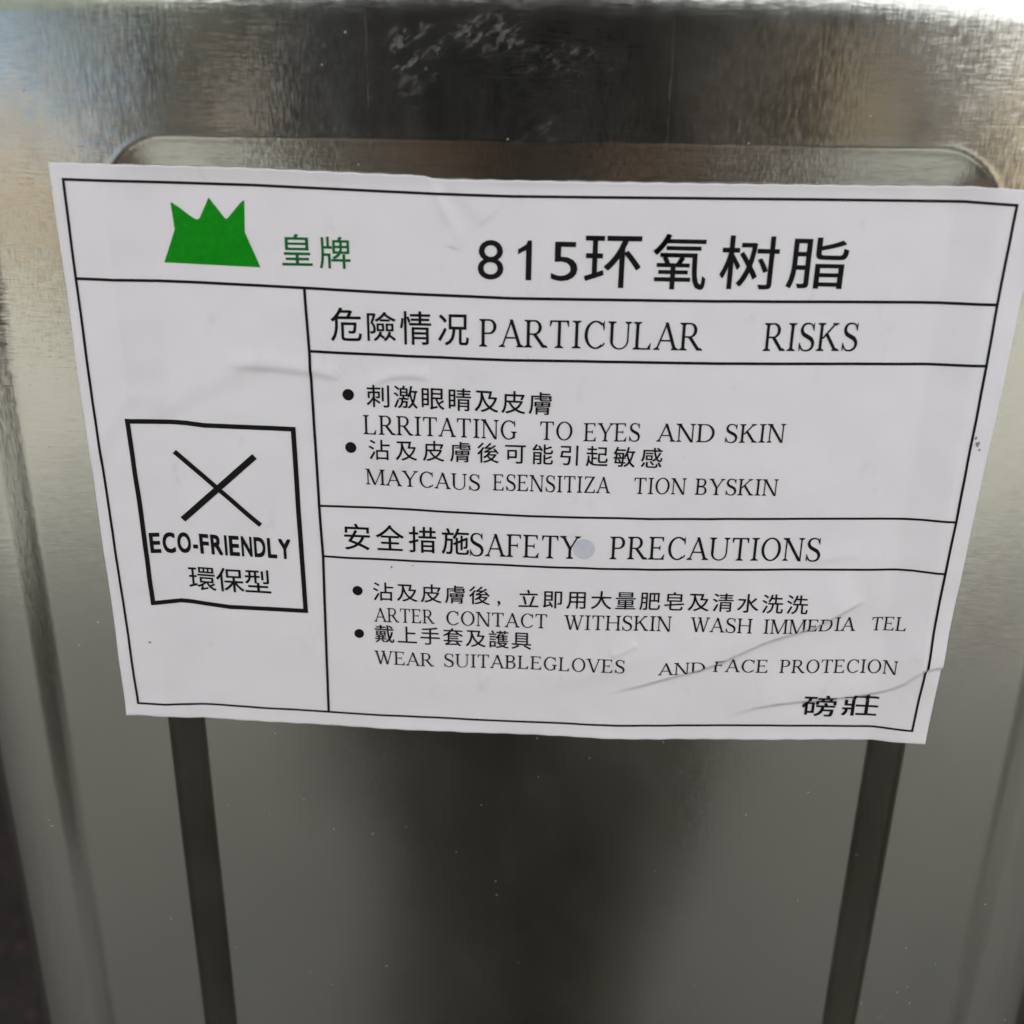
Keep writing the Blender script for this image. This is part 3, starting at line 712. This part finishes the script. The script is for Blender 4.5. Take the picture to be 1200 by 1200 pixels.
# beige building across the yard
bm = bmesh.new(); box(bm, -16, 16, -12.2, -11.9, 0, 1.85, .02); box(bm, -16.1, 16.1, -12.26, -11.84, 1.85, 1.95, .01)
tag(bm_obj('yard_wall', bm, plain('beige_render', (.25, .188, .108), .9, vary=.15, scale=2)), 'beige rendered wall across the bright yard', 'wall')
# made-up goods, placed for the blue and white patches the tin mirrors
stack = empty('mirrored_stack', (-2.72, -7.0, 0)); tag(stack, 'made-up stack of crates and white sacks under a blue sheet, for its reflection in the tin', 'stack')
for nm, z0, z1, hx, m in (('crate', 0, .92, .62, plain('crate_wood', (.12, .10, .075), .8)), ('sack', .922, 1.30, .58, plain('white_sack', (.62, .64, .68), .7)), ('blue_sheet', 1.302, 1.75, .60, plain('blue_tarp', (.09, .30, .62), .5))):
    bm = bmesh.new(); box(bm, -hx, hx, -.5, .5, z0, z1, .05); bm_obj(nm, bm, m, stack)

# hedge
random.seed(4)
bm = bmesh.new()
for k in range(6500):
    c = Vector((random.uniform(-14, 1.5), -14 + random.gauss(0, .5), random.uniform(.3, 7.0) + .15 * math.sin(k)))
    c.z *= .85 + .3 * mnoise.noise(Vector((c.x * .5, 0, 0)))
    a = Vector([random.gauss(0, 1) for _ in range(3)]).normalized(); b = a.orthogonal().normalized(); s_ = random.uniform(.18, .34)
    q = [bm.verts.new(c + a * s_), bm.verts.new(c + b * s_ * .45), bm.verts.new(c - a * s_), bm.verts.new(c - b * s_ * .45)]
    bm.faces.new(q)
hedge = empty('hedge', (0, -4.4, 0)); tag(hedge, 'loose tall green hedge beyond the beige yard wall', 'hedge')
bm_obj('foliage', bm, plain('leaf', (.10, .17, .035), .55, vary=.5, scale=9), hedge)
hedge.location = (0, 0, 0)

# ------------------------------------------------------------------ the photographer, crouching with a phone
def person():
    verts, edges, rad = [], [], []
    def add(p, r, parent=None):
        verts.append(p); rad.append(r if isinstance(r, tuple) else (r, r)); i = len(verts) - 1
        if parent is not None: edges.append((parent, i))
        return i
    def chain(start, pts):
        for p, r in pts: start = add(p, r, start)
        return start
    C = cam.location if cam.location.length else cam.matrix_world.translation
    cz = C.z - .03                                       # the height the phone is held at
    pel = add((0, -.68, .93), (.205, .115))
    spine = add((0, -.67, 1.08), (.245, .115), pel); chest = add((0, -.665, 1.27), (.225, .115), spine)
    nb = add((0, -.66, 1.42), (.062, .062), chest); hb = add((0, -.645, 1.475), (.058, .058), nb)
    h1 = add((0, -.615, 1.545), (.078, .090), hb); add((0, -.605, 1.62), (.074, .088), h1)
    for s in (-1, 1):
        sh = chain(chest, [((s * .19, -.665, 1.36), .068)])
        wr = chain(sh, [((s * .285, -.66, 1.24), .060), ((s * .31, -.62, 1.12), .056), ((s * .23, -.45, 1.11), .045), ((s * .085, -.278, cz - .055), .027)])
        pm = chain(wr, [((s * .068, -.250, cz - .058), (.030, .018)), ((s * .054, -.226, cz - .050), (.034, .014))])
        for k, (dz, ln) in enumerate(((.030, .95), (.012, 1.05), (-.007, 1.0), (-.025, .8))):
            b = (s * .050, -.208, cz - .050 + dz)
            chain(pm, [(b, .0088), ((s * (.050 - .016 * ln), -.194, cz - .049 + dz), .0082), ((s * (.050 - .034 * ln), -.191, cz - .048 + dz), .0072)])
        chain(pm, [((s * .045, -.240, cz - .028), .0105), ((s * .030, -.236, cz - .014), .009), ((s * .018, -.233, cz - .008), .0078)])
        hip = chain(pel, [((s * .095, -.68, .86), .098)])
        an = chain(hip, [((s * .105, -.675, .68), .085), ((s * .11, -.665, .49), .066), ((s * .112, -.68, .36), .062), ((s * .115, -.695, .20), .050), ((s * .118, -.70, .10), .042)])
        chain(an, [((s * .12, -.68, .05), (.045, .042)), ((s * .13, -.57, .036), (.046, .032)), ((s * .135, -.50, .030), (.038, .024))])
    me = bpy.data.meshes.new('person'); me.from_pydata(verts, edges, [])
    o = bpy.data.objects.new('person', me); COL.objects.link(o)
    sk = o.modifiers.new('skin', 'SKIN'); sk.use_smooth_shade = True
    for i, r in enumerate(rad): me.skin_vertices[0].data[i].radius = r
    me.skin_vertices[0].data[0].use_root = True
    sb = o.modifiers.new('sub', 'SUBSURF'); sb.levels = 2; sb.render_levels = 2
    dg = bpy.context.evaluated_depsgraph_get(); dg.update()
    done = bpy.data.meshes.new_from_object(o.evaluated_get(dg)); o.modifiers.clear(); o.data = done
    done.materials.clear()
    for m in (plain('skin', (.42, .26, .18), .5), plain('dark_jacket', (.060, .045, .038), .85), plain('brown_trousers', (.045, .028, .024), .9), plain('black_shoes', (.012, .012, .013), .5)):
        done.materials.append(m)
    for p in done.polygons:
        c = p.center; hand = c.y > -.285 and abs(c.x) < .12
        p.material_index = 0 if (c.z > 1.45 or hand) else (3 if c.z < .085 else (2 if c.z < .92 else 1))
        p.use_smooth = True
    tag(o, 'person in dark clothes standing before the tin, holding a phone low in both hands', 'person')
    # long dark brown apron over the legs
    bm = bmesh.new(); rings = []
    for z, hx, hy in ((.98, .190, .140), (.90, .215, .155), (.75, .195, .160), (.55, .170, .165), (.30, .155, .165), (.12, .150, .165)):
        rings.append([bm.verts.new((hx * math.cos(a) * (1 + .02 * math.sin(9 * a + z * 5)), -.675 + hy * math.sin(a) * (1 + .03 * math.sin(11 * a + z * 3)), z)) for a in [2 * math.pi * k / 64 for k in range(64)]])
    for a, b in zip(rings, rings[1:]):
        for k in range(64): bm.faces.new((a[k], b[k], b[(k + 1) % 64], a[(k + 1) % 64]))
    bm_obj('apron', bm, plain('apron_brown', (.135, .125, .098), .9), o, True)
    # hair
    bm = bmesh.new(); bmesh.ops.create_uvsphere(bm, u_segments=24, v_segments=16, radius=1)
    for q in bm.verts:
        q.co = Vector((q.co.x * .094, q.co.y * .112 - .645, q.co.z * .095 + 1.625)); 
    bmesh.ops.delete(bm, geom=[q for q in bm.verts if q.co.y > -.570 + (q.co.z - 1.63) * .9], context='VERTS')
    bm_obj('hair', bm, plain('black_hair', (.012, .010, .009), .6), o, True)
    return o
person()
ph = empty('phone', (0, 0, 0)); tag(ph, 'black phone held upright by the photographer in front of the tin', 'phone')
ph.matrix_world = cam.matrix_world.copy()
def local_box(name, x0, x1, y0, y1, z0, z1, bev, mat, parent):
    bm = bmesh.new(); box(bm, x0, x1, y0, y1, z0, z1, bev); return bm_obj(name, bm, mat, parent)
local_box('case', -.050, .026, -.125, .028, .006, .015, .0035, plain('phone_black', (.012, .013, .018), .35), ph)
local_box('camera_bump', -.024, .016, -.030, .020, .0035, .0062, .001, plain('phone_glass', (.006, .006, .010), .1), ph)
local_box('screen', -.047, .023, -.121, .024, .0148, .0154, .0002, plain('screen_glass', (.01, .01, .012), .08), ph)
